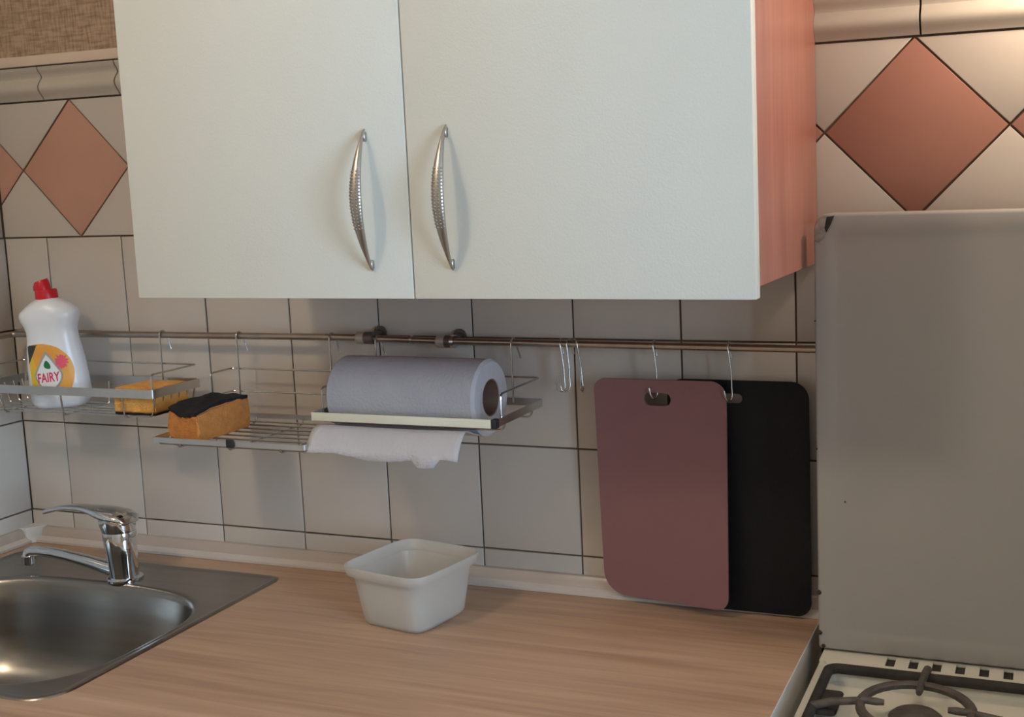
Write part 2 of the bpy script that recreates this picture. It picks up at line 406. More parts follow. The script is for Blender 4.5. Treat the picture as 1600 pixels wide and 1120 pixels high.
# wall strip (upstand) on both walls
def strip(name, left):
    pr_ = [(-0.0006, -0.4755), (-0.0055, -0.4762), (-0.0085, -0.4800), (-0.0115, -0.4900), (-0.0150, -0.4955), (-0.0150, -0.4998), (-0.0006, -0.4998)]
    bm = BM()
    if left: loft(bm, [[(XL - y, x, z) for y, z in pr_] for x in (-0.62, -0.0006)])
    else: loft(bm, [[(x, y, z) for y, z in pr_] for x in (XL + 0.001, 1.2285)])
    o = struct(name, bm, M['strip'], 25)
    bm = BM(); lp = [(-0.0118, -0.4900), (-0.0185, -0.4955), (-0.0185, -0.4995), (-0.0148, -0.4995), (-0.0148, -0.4950)]
    if left: loft(bm, [[(XL - y, x, z) for y, z in lp] for x in (-0.62, -0.0170)])
    else: loft(bm, [[(x, y, z) for y, z in lp] for x in (XL + 0.017, 1.2285)])
    part('strip_lip', bm, M['lip'], o, 25)
    return o
tb = strip('trim_1', False); strip('trim_2', True)
b = BM()                                       # white corner cap where the two strips meet
c0 = [(XL + 0.0005, -0.0005), (XL + 0.030, -0.0005), (XL + 0.0275, -0.010), (XL + 0.012, -0.0275), (XL + 0.0005, -0.030)]
c1 = [(XL + 0.0005, -0.0005), (XL + 0.030, -0.0005), (XL + 0.028, -0.011), (XL + 0.013, -0.028), (XL + 0.0005, -0.030)]
c2 = [(XL + 0.0005, -0.0005), (XL + 0.021, -0.0005), (XL + 0.021, -0.021), (XL + 0.021, -0.021), (XL + 0.0005, -0.021)]
c2 = [(XL + 0.0005, -0.0005), (XL + 0.0235, -0.0005), (XL + 0.0235, -0.019), (XL + 0.019, -0.0235), (XL + 0.0005, -0.0235)]
loft(b, [[(x, y, -0.4995) for x, y in c2], [(x, y, -0.489) for x, y in c1], [(x, y, -0.474) for x, y in c0]])
part('corner_cap', b, M['capw'], tb, 30)
# base cabinet below (not in the picture, carries the worktop)
bc = thing('base_cabinet', 'white base cabinet standing under the wood-grain worktop', 'cabinet', (0.57, -0.3, FL))
b = BM()
for (x0, x1) in ((XL + 0.002, XL + 0.018), (0.55, 0.566), (1.212, 1.228)): box(b, (x0, -0.575, FL), (x1, -0.005, z0 - 0.0005))
box(b, (XL + 0.02, -0.57, FL + 0.10), (1.21, -0.01, FL + 0.116)); box(b, (XL + 0.02, -0.53, FL), (1.21, -0.515, FL + 0.10))
part('carcass', b, M['door'], bc)
for (x0, x1) in ((XL + 0.003, 0.239), (0.242, 0.556), (0.559, 0.891), (0.894, 1.227)):
    b = BM(); box(b, (x0, -0.594, FL + 0.10), (x1, -0.576, z0 - 0.004), 0.001); part('door', b, M['door'], bc)

# added unseen cabinet-shaped block; shades the stove corner from the window light
tc_ = thing('window_light_blocker', 'added unseen tall white cabinet shape that keeps window light off the gas stove', 'cabinet', (2.08, -0.33, FL))
b = BM(); box(b, (1.78, -0.60, FL), (2.38, -0.02, 0.62), 0.001); part('carcass', b, M['door'], tc_)
for (za, zb) in ((FL + 0.08, -0.42), (-0.414, 0.618)):
    b = BM(); box(b, (1.783, -0.620, za), (2.377, -0.602, zb), 0.001); part('door', b, M['door'], tc_)

# ================================================================== UPPER CABINET
CX0, CX1, CZ0, CZ1 = 0.4765, 1.2284, -0.0505, 0.66
uc = thing('upper_cabinet', 'white two-door wall cabinet with peach wood side hanging above the worktop', 'cabinet', (0.8525, -0.16, CZ0))
b = BM(); box(b, (CX0, -0.306, CZ0), (CX0 + 0.016, -0.002, CZ1), 0.0005, 1); part('side_panel', b, M['beech'], uc)
b = BM(); box(b, (CX1 - 0.016, -0.306, CZ0), (CX1, -0.002, CZ1), 0.0005, 1); part('side_panel', b, M['beech'], uc)
b = BM(); box(b, (CX0 + 0.016, -0.306, CZ0), (CX1 - 0.016, -0.002, CZ0 + 0.016)); part('bottom_panel', b, M['beech'], uc)
b = BM(); box(b, (CX0 + 0.016, -0.306, CZ1 - 0.016), (CX1 - 0.016, -0.002, CZ1)); part('top_panel', b, M['beech'], uc)
b = BM(); box(b, (CX0 + 0.016, -0.012, CZ0 + 0.016), (CX1 - 0.016, -0.004, CZ1 - 0.016)); part('back_panel', b, M['beech'], uc)
def bow_handle(x, parent):
    bm = BM(); zc = 0.0455; hl = 0.0765; rings = []
    for i in range(33):
        t = -1 + 2 * i / 32; c = math.cos(t * PI / 2)
        w = 0.0004 + 0.0066 * c ** 1.05; d = 0.0012 + 0.0026 * c ** 0.6      # half width, half thickness
        yy = -0.325 - 0.0012 - 0.0255 * c ** 0.85
        z = zc + t * hl
        tz = -(0.0255 * 0.85 * max(c, .05) ** -0.15) * math.sin(t * PI / 2) * PI / 2 / hl   # dy/dz of the bow
        nn = Vector((0, -1, -tz)).normalized()
        if abs(t) > 0.97: nn = Vector((0, -1, 0))
        P = Vector((x, yy, z)); rings.append([P + Vector((1, 0, 0)) * w * math.cos(a) + nn * d * math.sin(a) for a in [2 * PI * k / 14 for k in range(14)]])
    loft(bm, rings)
    for s in (-1, 1):                           # feet on the door
        box(bm, (x - 0.0015, -0.3300, zc + s * 0.069 - 0.0060), (x + 0.0015, -0.3240, zc + s * 0.069 + 0.0045), 0.001, 1)
    for r_ in range(18):                        # knurled dots on the middle of the grip
        t = -0.38 + 0.78 * r_ / 17; c = math.cos(t * PI / 2)
        w = 0.0004 + 0.0066 * c ** 1.05; d = 0.0012 + 0.0026 * c ** 0.6
        yy = -0.325 - 0.0012 - 0.0255 * c ** 0.85; tz = -(0.0255 * 0.85 * c ** -0.15) * math.sin(t * PI / 2) * PI / 2 / hl
        nn = Vector((0, -1, -tz)).normalized()
        for q in range(4):
            a = PI * (0.18 + 0.64 * q / 3)
            P = Vector((x, yy, zc + t * hl)) + Vector((1, 0, 0)) * w * math.cos(a) + nn * d * math.sin(a)
            bmesh.ops.create_icosphere(bm, subdivisions=1, radius=0.0011, matrix=Matrix.Translation(P))
    part('handle', bm, M['nickel'], parent, 50)
for (x0, x1, hx) in ((0.4759, 0.8508, 0.8024), (0.8524, 1.2289, 0.9012)):
    b = BM(); box(b, (x0, -0.325, -0.0617), (x1, -0.3075, CZ1), 0.0009, 2)
    d = part('door', b, M['door'], uc); bow_handle(hx, d)
b = BM(); box(b, (0.85085, -0.3215, -0.0605), (0.85235, -0.3066, CZ1)); part('gap_shade', b, M['edge'], uc)  # dark strip standing in for the shade between the doors

# ================================================================== SINK
sk = thing('kitchen_sink', 'inset stainless steel sink with one rounded bowl in the worktop corner', 'sink', (0.2, -0.27, ZW))
NB = 168
RR = (0.045, 0.045, 0.018, 0.018)
bcx, bcy, ba, bb = 0.204, -0.314, 0.231, 0.168
DIRS = []
for k in range(NB):
    th = 2 * PI * (k + 0.5) / NB; c, s_ = math.cos(th), math.sin(th)
    q = (abs(c) ** 3.3 + abs(s_) ** 3.3) ** (-1 / 3.3); DIRS.append((q * c, q * s_))
def outer(off, r):
    """points of the rounded outline (inset by off) along the same directions as the bowl's"""
    P = rrect(SX0 + off, SX1 - off, SY0 + off, SY1 - off, [max(.004, q - off) for q in r], 10); out = []
    for (dx, dy) in DIRS:
        dx, dy = dx * ba, dy * bb; best = None
        for (p, q) in zip(P, P[1:] + P[:1]):
            ex, ey = q[0] - p[0], q[1] - p[1]; den = dx * ey - dy * ex
            if abs(den) < 1e-12: continue
            t = ((p[0] - bcx) * ey - (p[1] - bcy) * ex) / den; u = ((p[0] - bcx) * dy - (p[1] - bcy) * dx) / den
            if t > 0 and -1e-6 <= u <= 1 + 1e-6: best = t if best is None else min(best, t)
        out.append((bcx + dx * best, bcy + dy * best))
    return out
def bowl(s, z, dx=0.0): return [(bcx + (ba * s + dx) * c, bcy + (bb * s + dx) * q, z) for c, q in DIRS]
rings = [[(x, y, ZW + 0.0001) for x, y in outer(0, RR)], [(x, y, ZW + 0.0018) for x, y in outer(0.0012, RR)], [(x, y, ZW + 0.0028) for x, y in outer(0.004, RR)],
         [(x, y, ZW + 0.0026) for x, y in outer(0.007, RR)], [(x, y, ZW + 0.0008) for x, y in outer(0.011, RR)], [(x, y, ZW + 0.0005) for x, y in outer(0.014, RR)]]
rings += [bowl(1.0, ZW + 0.0008, 0.004), bowl(1.0, ZW + 0.0010, 0.001), bowl(1.0, ZW - 0.0006, -0.003), bowl(1.0, ZW - 0.004, -0.0065), bowl(1.0, ZW - 0.010, -0.0085),
          bowl(0.98, ZW - 0.04, -0.009), bowl(0.955, ZW - 0.08, -0.010), bowl(0.93, ZW - 0.105, -0.012), bowl(0.89, ZW - 0.127, -0.014), bowl(0.83, ZW - 0.142, -0.017), bowl(0.75, ZW - 0.151, -0.02), bowl(0.6, ZW - 0.155, -0.02), bowl(0.3, ZW - 0.158, -0.01)]
b = BM(); loft(b, rings, cap0=False); part('basin', b, M['steel'], sk, 50)
b = BM()
def disc(r, z): return [(0.19 + r * math.cos(2 * PI * k / 28), -0.32 + r * math.sin(2 * PI * k / 28), z) for k in range(28)]
loft(b, [disc(0.040, ZW - 0.158), disc(0.040, ZW - 0.154), disc(0.034, ZW - 0.153), disc(0.028, ZW - 0.157)]); part('drain', b, M['chrome'], sk, 40)

# ================================================================== FAUCET
FX, FY = 0.2225, -0.128; FZ = ZW + 0.0012
fc = thing('faucet', 'chrome single-lever mixer faucet standing on the sink ledge', 'faucet', (FX, FY, FZ))
def ell(cx, cy, z, rx, ry, n=24, tilt=0.0):
    return [(cx + rx * math.cos(2 * PI * k / n), cy + ry * math.sin(2 * PI * k / n), z + tilt * math.cos(2 * PI * k / n)) for k in range(n)]
b = BM(); loft(b, [ell(FX, FY, FZ, 0.0255, 0.0255), ell(FX, FY, FZ + 0.003, 0.0255, 0.0255), ell(FX, FY, FZ + 0.0045, 0.0235, 0.0235)]); part('base_ring', b, M['chrome'], fc, 35)
b = BM(); loft(b, [ell(FX, FY, FZ + 0.0045, 0.0205, 0.0205), ell(FX - .0005, FY, FZ + 0.012, 0.0200, 0.0205), ell(FX - .002, FY, FZ + 0.040, 0.0220, 0.0215), ell(FX - .0035, FY, FZ + 0.070, 0.0250, 0.0225), ell(FX - .0040, FY, FZ + 0.073, 0.0243, 0.0220)])
part('body', b, M['chrome'], fc, 50)
b = BM()                                           # lever: cap over the body that runs out into a long flat arched arm
lev = [(0.0235, 0.0860, 0.0150, 0.0030), (0.0190, 0.0915, 0.0205, 0.0070), (0.0060, 0.0945, 0.0240, 0.0095), (-0.0140, 0.0975, 0.0235, 0.0095), (-0.0300, 0.1000, 0.0200, 0.0080), (-0.0450, 0.1020, 0.0155, 0.0060), (-0.0650, 0.1035, 0.0120, 0.0048), (-0.0900, 0.1025, 0.0102, 0.0043), (-0.1120, 0.0990, 0.0094, 0.0040), (-0.1300, 0.0945, 0.0086, 0.0038), (-0.1380, 0.0920, 0.0075, 0.0036), (-0.1410, 0.0905, 0.0045, 0.0024)]
rg = []
for i, (dx, dz, w, h) in enumerate(lev):
    a = lev[max(0, i - 1)]; c = lev[min(len(lev) - 1, i + 1)]
    t = Vector((c[0] - a[0], 0, c[1] - a[1])).normalized(); nn = Vector((-t.z, 0, t.x))
    if nn.z < 0: nn = -nn
    P = Vector((FX + dx - 0.003, FY, FZ + dz)); rg.append([P + Vector((0, 1, 0)) * w * math.cos(q) + nn * h * (abs(math.sin(q)) ** 0.8 * (1 if math.sin(q) >= 0 else -1)) for q in [2 * PI * k / 18 for k in range(18)]])
loft(b, rg); part('lever', b, M['chrome'], fc, 60)
b = BM(); loft(b, [ell(FX - .0040, FY, FZ + 0.0735, 0.0246, 0.0224), ell(FX - .0055, FY, FZ + 0.084, 0.0268, 0.0236), ell(FX - .0060, FY, FZ + 0.0905, 0.0268, 0.0236), ell(FX - .006, FY, FZ + 0.0955, 0.018, 0.016)]); part('cartridge_cap', b, M['chrome'], fc, 50)
b = BM(); sp = [(-0.012, 0.0150), (-0.030, 0.0180), (-0.060, 0.0235), (-0.095, 0.0285), (-0.125, 0.0315), (-0.150, 0.0322), (-0.166, 0.0310), (-0.173, 0.0280), (-0.174, 0.0235)]
tube(b, [(FX + x, FY - 0.006 + 0.02 * x, FZ + z) for x, z in sp], [0.0110, 0.0104, 0.0094, 0.0085, 0.0080, 0.0078, 0.0080, 0.0085, 0.0090], 16)
s_ = part('spout', b, M['chrome'], fc, 60)
b = BM(); loft(b, [ell(FX - 0.174, FY - 0.0095, FZ + 0.0240, 0.0105, 0.0105, 18), ell(FX - 0.174, FY - 0.0095, FZ + 0.0120, 0.0105, 0.0105, 18), ell(FX - 0.174, FY - 0.0095, FZ + 0.0108, 0.0090, 0.0095, 18)]); part('aerator', b, M['chrome'], s_, 35)

# ================================================================== HANGING RAIL
RY, RZ = -0.030, -0.1500
rl = thing('hanging_rail', 'thin metal hanging rail running along the tiled splashback under the cabinet', 'rail', (0.59, 0, RZ))
b = BM(); tube(b, bend([(-0.058, -0.50, RZ - 0.002), (-0.058, RY, RZ - 0.002), (0.10, RY, RZ + 0.0005), (0.598, RY, RZ + 0.002)], 0.012, 5), 0.0050, 12); part('rod', b, M['rod'], rl, 50)
b = BM(); tube(b, [(0.598, RY, RZ + 0.001), (0.727, RY, RZ - 0.0012), (1.21, RY, RZ - 0.0032), (1.32, RY, RZ - 0.0036)], 0.0048, 12); part('rod', b, M['rod'], rl, 50)
def bracket(x, z, dark):
    bm = BM()
    tube(bm, [(x - 0.011, RY, z), (x + 0.011, RY, z)], 0.0088, 16)
    tube(bm, [(x + 0.004, RY, z + 0.002), (x + 0.004, -0.004, z + 0.004)], 0.0050, 10)
    tube(bm, [(x + 0.004, -0.0045, z + 0.004), (x + 0.004, -0.0008, z + 0.004)], 0.0095, 18)
    o = part('bracket', bm, M['bracket'], rl, 40)
    bm = BM(); tube(bm, [(x - 0.0150, RY, z), (x - 0.0030, RY, z)], 0.0091, 16); part('end_cap', bm, M['knob'], o, 40, label='pale tan end cap')
    if dark:
        bm = BM(); tube(bm, [(x + 0.0060, RY, z), (x + 0.0115, RY, z)], 0.0091, 16); part('clip', bm, M['chrome'], o, 40)
bracket(0.600, RZ + 0.0015, False); bracket(0.727, RZ - 0.0015, True)
b = BM(); tube(b, [(-0.052, RY + 0.002, RZ), (-0.052, -0.0008, RZ + 0.001)], 0.005, 10); tube(b, [(-0.052, -0.005, RZ + 0.001), (-0.052, -0.0008, RZ + 0.001)], 0.010, 16); part('bracket', b, M['rod'], rl, 40)
b = BM(); tube(b, [(0.6695, RY, RZ - 0.0002), (0.6735, RY, RZ - 0.0002)], 0.0062, 14); part('collar', b, M['chrome'], rl, 40)

# ================================================================== WIRE SHELVES
def hook_over(x, z_low, bm, tail=0.022, r=0.0013):
    """wire that comes up in front of the rail, over it and down behind as a short tail"""
    q = 0.0066
    zr = RZ + (0.001 if x < 0.6 else -0.002)
    pts = [(x, RY - q, z_low), (x, RY - q, zr)]
    for k in range(1, 7):
        a = PI * k / 6; pts.append((x, RY - q * math.cos(a), zr + q * math.sin(a)))
    pts += [(x + 0.004, RY + q, zr - 0.010), (x + 0.007, RY + q + 0.001, zr - tail)]
    tube(bm, pts, r, 7)
def wire_shelf(label, x0, x1, yf, zr, zf, guards, hooks, loc, nw, rim_h=0.0095, cream=False):
    yb = RY + 0.0
    t = thing('wire_shelf', label, 'shelf', loc, 'wire shelves hung on the rail')
    b = BM(); o_ = rrect(x0, x1, yf, yb, 0.005, 3); i_ = rrect(x0 + 0.002, x1 - 0.002, yf + 0.002, yb - 0.002, 0.004, 3)
    vs = [[b.verts.new((x, y, z)) for x, y in pts] for pts, z in ((o_, zr - rim_h / 2), (o_, zr + rim_h / 2), (i_, zr + rim_h / 2), (i_, zr - rim_h / 2))]
    n = len(o_)
    for a, c in zip(vs, vs[1:] + vs[:1]):
        for j in range(n): b.faces.new((a[j], a[(j + 1) % n], c[(j + 1) % n], c[j]))
    rim = part('rim', b, M['rim'], t, 40)
    if cream:
        b = BM(); box(b, (x0 + 0.001, yf - 0.0022, zr - rim_h / 2 - 0.0005), (x1 - 0.006, yf - 0.0001, zr + rim_h / 2 + 0.0005), 0.0007, 2); part('front_profile', b, M['cream'], rim, 40, label='cream front profile')
        b = BM(); box(b, (x1 - 0.0055, yf - 0.003, zr - rim_h / 2 - 0.001), (x1 + 0.0012, yf + 0.007, zr + rim_h / 2 + 0.001), 0.001, 2); part('end_cap', b, M['black_rubber'], rim, 40, label='dark end cap')
    ylist = [yf + 0.010 + (yb - yf - 0.020) * k / max(1, nw - 1) for k in range(nw)]
    if cream: ylist = [-0.141, -0.059]             # the roll lies in the trough between two wires
    for y in ylist:                                # floor wires along the shelf, ends bent up to the rim
        b = BM(); tube(b, bend([(x0 + 0.003, y, zr - 0.002), (x0 + 0.003 + 0.25 * abs(zr - zf), y, zf), (x1 - 0.003 - 0.25 * abs(zr - zf), y, zf), (x1 - 0.003, y, zr - 0.002)], 0.006, 3), 0.0014, 7); part('floor_wire', b, M['wire'], t, 50)
    for k in range(0 if cream else 3):             # cross wires under them
        x = x0 + (x1 - x0) * (k + 0.5) / 3
        b = BM(); tube(b, bend([(x, yf + 0.003, zr - 0.002), (x, yf + 0.006, zf - 0.0027), (x, yb - 0.006, zf - 0.0027), (x, yb - 0.003, zr - 0.002)], 0.006, 3), 0.0014, 7); part('cross_wire', b, M['wire'], t, 50)
    for zg, yg in guards:                          # guard wire round the back and both sides
        b = BM(); tube(b, bend([(x0 + 0.003, yg, zr), (x0 + 0.003, yg, zg), (x0 + 0.003, yb - 0.0035, zg), (x1 - 0.003, yb - 0.0035, zg), (x1 - 0.003, yg, zg), (x1 - 0.003, yg, zr)], 0.007, 4), 0.0014, 7); part('guard_wire', b, M['wire'], t, 50)
    for hx in hooks:
        b = BM(); hook_over(hx, zr, b); part('hook', b, M['wire'], t, 50)
    return t
s1 = wire_shelf('wire shelf nearest the corner holding the white soap bottle', -0.040, 0.3060, -0.1325, -0.2200, -0.2545, [(-0.1920, -0.1285)], [0.02, 0.2414], (0.12, RY, -0.2545), 6, 0.0125)
s2 = wire_shelf('lower wire shelf between the other two, holding the dark-topped sponge', 0.3630, 0.6075, -0.203, -0.2665, -0.2735, [(-0.1965, -0.08), (-0.2302, -0.08)], [0.3815, 0.5412], (0.48, RY, -0.2735), 8, 0.007)
s3 = wire_shelf('wire shelf with cream front bar holding the paper towel roll', 0.6005, 0.8660, -0.1735, -0.2310, -0.2455, [(-0.1975, -0.152)], [0.6163, 0.8247], (0.73, RY, -0.246), 6, 0.0100, True)
b = BM(); box(b, (0.487, -0.2055, -0.2715), (0.499, -0.2030, -0.2605), 0.001); part('clip', b, M['black_rubber'], s2, label='small dark clip')

# ================================================================== S-HOOKS on the rail
def s_hook(label, loc, rz, board=False, drop=0.046):
    t = thing('hook', label, 'hook', loc, None if board else 'empty hooks on the rail', rz)
    q = 0.0062; b = BM()
    pts = [(0.001, q, -0.014), (0.0, q, -0.004)]
    for k in range(1, 7): a = PI * k / 6; pts.append((0, q * math.cos(a), q * math.sin(a)))
    if board:
        pts += [(0.0012, -q, -0.006), (0.0040, -q - 0.0005, -0.030), (0.0050, -q - 0.001, -0.060)]
        pts += [(0.0045, -q - 0.002, -0.0635), (0.003, -q - 0.006, -0.0660), (0.001, -q - 0.0105, -0.0645), (-0.001, -q - 0.0118, -0.0600), (-0.0025, -q - 0.0118, -0.0520)]
    else:
        pts += [(0.001, -q, -0.006), (0.004, -q - .001, -0.030), (0.0055, -q - .002, -0.054), (0.005, -q - .004, -0.0590), (0.002, -q - .008, -0.0615), (-0.002, -q - .0115, -0.0590), (-0.003, -q - .013, -0.050), (-0.002, -q - .0125, -0.040)]
    tube(b, pts, 0.0011, 8); part('wire', b, M['wire'], t, 60, world=False)
    return t
h0 = s_hook('left one of the three empty metal hooks right of the paper towels', (0.8945, RY, RZ - 0.0018), 0.15)
copy_thing(h0, (0.9060, RY, RZ - 0.0018), -0.25, 'middle one of the three empty metal hooks right of the paper towels')
copy_thing(h0, (0.9140, RY, RZ - 0.0018), 0.85, 'right one of the three empty metal hooks, beside the pink board')
s_hook('metal hook that carries the pink cutting board', (1.0235, RY, RZ - 0.0022), 0.0, True)
s_hook('metal hook that carries the black cutting board', (1.1215, RY, RZ - 0.0026), 0.0, True)

# ================================================================== CUTTING BOARDS
def board(name, label, x0, x1, z0, z1, yfun, th, rad, slot, m_, loc):
    """flat plastic board with rounded corners and a stadium-shaped hanging slot; yfun(x, z) bends it"""
    bm = BM(); out = rrect(x0, x1, z0, z1, rad, 7)
    sx, sz, hw, hh = slot
    hole = rrect(sx - hw, sx + hw, sz - hh, sz + hh, hh * 0.98, 5)
    es = []
    for loop in (out, hole):
        vs = [bm.verts.new((x, 0, z)) for x, z in loop]
        es += [bm.edges.new((vs[i], vs[(i + 1) % len(vs)])) for i in range(len(vs))]
    bmesh.ops.triangle_fill(bm, edges=es, use_beauty=True, use_dissolve=False)
    for k in range(1, 10):
        z = z0 + (z1 - z0) * k / 10
        bmesh.ops.bisect_plane(bm, geom=bm.verts[:] + bm.edges[:] + bm.faces[:], plane_co=(0, 0, z), plane_no=(0, 0, 1))
    for k in range(1, 6):
        x = x0 + (x1 - x0) * k / 6
        bmesh.ops.bisect_plane(bm, geom=bm.verts[:] + bm.edges[:] + bm.faces[:], plane_co=(x, 0, 0), plane_no=(1, 0, 0))
    r = bmesh.ops.extrude_face_region(bm, geom=bm.faces[:])
    bmesh.ops.translate(bm, verts=[v for v in r['geom'] if isinstance(v, bmesh.types.BMVert)], vec=(0, th, 0))
    for v in bm.verts: v.co.y += yfun(v.co.x, v.co.z)
    bmesh.ops.translate(bm, verts=bm.verts, vec=-Vector(loc))
    me = mesh_from(name, bm, m_, 40)
    o = bpy.data.objects.new(name, me); COL.objects.link(o); o.location = loc
    o['label'] = label; o['category'] = 'cutting board'; o['group'] = 'cutting boards hung on the rail'
    md = o.modifiers.new('round_edges', 'BEVEL'); md.width = 0.0009; md.segments = 2; md.limit_method = 'ANGLE'; md.angle_limit = math.radians(50)
    return o
def pink_y(x, z):
    u = (x - 0.9435) / 0.1765; v = (z + 0.4835) / 0.289
    top, bot = -0.0425, -0.0275 - 0.0275 * u
    return bot + (top - bot) * max(0.0, min(1.0, v)) ** 0.8
board('cutting_board', 'pink plastic cutting board with a hanging slot, in front of the black one', 0.9435, 1.1200, -0.4870, -0.1945, pink_y, 0.0040, [0.030, 0.016, 0.022, 0.014], (1.0295, -0.2195, 0.0180, 0.0085), M['pink'], (1.0318, -0.04, -0.4845))
board('cutting_board', 'black plastic cutting board, partly behind the pink one', 1.0375, 1.2195, -0.4955, -0.1955, lambda x, z: -0.0255, 0.0040, [0.02, 0.018, 0.022, 0.02], (1.1180, -0.2185, 0.0180, 0.0062), M['black'], (1.128, -0.0235, -0.4925))

# ================================================================== PAPER TOWELS
PX0, PX1, PY, PZ, PR = 0.6055, 0.8240, -0.1000, -0.2130, 0.0505
pt = thing('paper_towel_roll', 'white paper towel roll lying in the wire shelf, loose end hanging out', 'paper towels', (0.708, PY, PZ - PR))
def circ(x, r, n=56): return [(x, PY + r * math.cos(2 * PI * k / n), PZ + r * (1 + 0.012 * math.sin(4 * PI * k / n + 1)) * math.sin(2 * PI * k / n)) for k in range(n)]
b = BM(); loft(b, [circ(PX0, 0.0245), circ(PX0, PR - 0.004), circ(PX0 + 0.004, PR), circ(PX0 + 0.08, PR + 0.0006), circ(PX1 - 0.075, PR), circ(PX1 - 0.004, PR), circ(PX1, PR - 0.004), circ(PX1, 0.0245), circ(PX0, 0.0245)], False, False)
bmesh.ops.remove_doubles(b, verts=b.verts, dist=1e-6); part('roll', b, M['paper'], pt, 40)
b = BM(); loft(b, [circ(PX0 + 0.001, 0.0243), circ(PX1 - 0.001, 0.0243), circ(PX1 - 0.001, 0.0228), circ(PX0 + 0.001, 0.0228), circ(PX0 + 0.001, 0.0243)], False, False)
bmesh.ops.remove_doubles(b, verts=b.verts, dist=1e-6); part('core', b, M['card'], pt, 40)
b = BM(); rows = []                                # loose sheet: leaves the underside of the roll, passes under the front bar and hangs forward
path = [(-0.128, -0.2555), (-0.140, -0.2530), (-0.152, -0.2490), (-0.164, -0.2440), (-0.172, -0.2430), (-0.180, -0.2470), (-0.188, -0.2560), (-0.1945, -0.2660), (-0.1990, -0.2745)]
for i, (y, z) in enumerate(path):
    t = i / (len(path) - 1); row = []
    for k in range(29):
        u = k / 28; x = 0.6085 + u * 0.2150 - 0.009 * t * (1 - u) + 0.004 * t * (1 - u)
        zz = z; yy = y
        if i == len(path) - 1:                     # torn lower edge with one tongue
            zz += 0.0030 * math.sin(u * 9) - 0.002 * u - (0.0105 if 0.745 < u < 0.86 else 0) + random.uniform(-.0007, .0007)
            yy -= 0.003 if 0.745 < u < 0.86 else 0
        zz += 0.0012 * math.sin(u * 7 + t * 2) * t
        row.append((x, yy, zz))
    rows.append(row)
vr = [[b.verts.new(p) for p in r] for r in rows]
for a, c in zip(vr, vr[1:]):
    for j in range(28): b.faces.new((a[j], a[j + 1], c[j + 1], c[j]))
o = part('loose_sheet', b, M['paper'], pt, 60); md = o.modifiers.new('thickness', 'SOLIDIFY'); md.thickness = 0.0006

# ================================================================== DISH SOAP BOTTLE
BX, BY, BZ = 0.0890, -0.0830, -0.2528
YAW = math.radians(23)
bt = thing('dish_soap_bottle', 'white dish soap bottle with red cap standing in the wire shelf', 'bottle', (BX, BY, BZ), None, YAW); bt.scale = (0.90, 0.90, 0.88); bt.rotation_euler = (0, -0.055, YAW)
# local frame: x = bottle width, -y = label side
PROF = [(0.0, 0.036, 0.022), (0.003, 0.0410, 0.0265), (0.010, 0.0465, 0.0300), (0.022, 0.0485, 0.0310), (0.045, 0.0478, 0.0308), (0.075, 0.0458, 0.0300), (0.100, 0.0432, 0.0285), (0.120, 0.0405, 0.0272), (0.132, 0.0398, 0.0268), (0.142, 0.0425, 0.0278), (0.151, 0.0462, 0.0292), (0.160, 0.0478, 0.0298), (0.167, 0.0455, 0.0290), (0.175, 0.0370, 0.0262), (0.181, 0.0285, 0.0235), (0.186, 0.0200, 0.0190), (0.188, 0.0165, 0.0165)]
def prof(z):
    for (a, b_) in zip(PROF, PROF[1:]):
        if a[0] <= z <= b_[0]:
            t = (z - a[0]) / (b_[0] - a[0]); return a[1] + t * (b_[1] - a[1]), a[2] + t * (b_[2] - a[2])
    return PROF[-1][1:]
def sup(rx, ry, th, e=2.5):
    c, s_ = math.cos(th), math.sin(th); q = (abs(c) ** e + abs(s_) ** e) ** (-1 / e); return rx * q * c, ry * q * s_
b = BM(); loft(b, [[(*sup(rx, ry, 2 * PI * k / 48, 2.5 if z < 0.17 else 2.2), z) for k in range(48)] for z, rx, ry in PROF]); part('body', b, M['bottle'], bt, 60, world=False)
b = BM()
def rnd(cx, r, z, n=24, tx=0.0): return [(cx + r * math.cos(2 * PI * k / n), r * math.sin(2 * PI * k / n), z + tx * math.cos(2 * PI * k / n)) for k in range(n)]
loft(b, [rnd(0, 0.0175, 0.1865), rnd(0, 0.0178, 0.190), rnd(0, 0.0172, 0.2005), rnd(-0.0005, 0.0166, 0.2030)])
cap = part('cap', b, M['red'], bt, 40, world=False)
b = BM(); loft(b, [rnd(-0.004, 0.0125, 0.2025), rnd(-0.0045, 0.0128, 0.206, tx=0.0), rnd(-0.0055, 0.0120, 0.2155, tx=0.0022), rnd(-0.0060, 0.0105, 0.2185, tx=0.003)])
box(b, (-0.018, -0.006, 0.2015), (-0.010, 0.006, 0.2115), 0.0015); part('flip_top', b, M['red'], cap, 40, world=False)
def on_bottle(s, z, off):
    """label coordinates (s across, z up) to the bottle's front face, off = how far proud"""
    rx, ry = prof(z); c = max(-0.98, min(0.98, s / rx)); y = -ry * (1 - abs(c) ** 2.5) ** (1 / 2.5)
    return (s * (1 + off / rx), y - off, z)
def decal(name, spans, off, m_, parent, n=8, th=0.0004, lab=None):
    """spans: list of (z, s_left, s_right) -> strip of quads lying on the bottle"""
    bm = BM(); rows = [[bm.verts.new(on_bottle(l + (r - l) * k / n, z, off)) for k in range(n + 1)] for z, l, r in spans]
    for a, c in zip(rows, rows[1:]):
        for j in range(n): bm.faces.new((a[j], a[j + 1], c[j + 1], c[j]))
    return part(name, bm, m_, parent, 60, world=False, label=lab)
def spans(z0, z1, fl, fr, n=22): return [(z0 + (z1 - z0) * k / n, fl(k / n), fr(k / n)) for k in range(n + 1)]
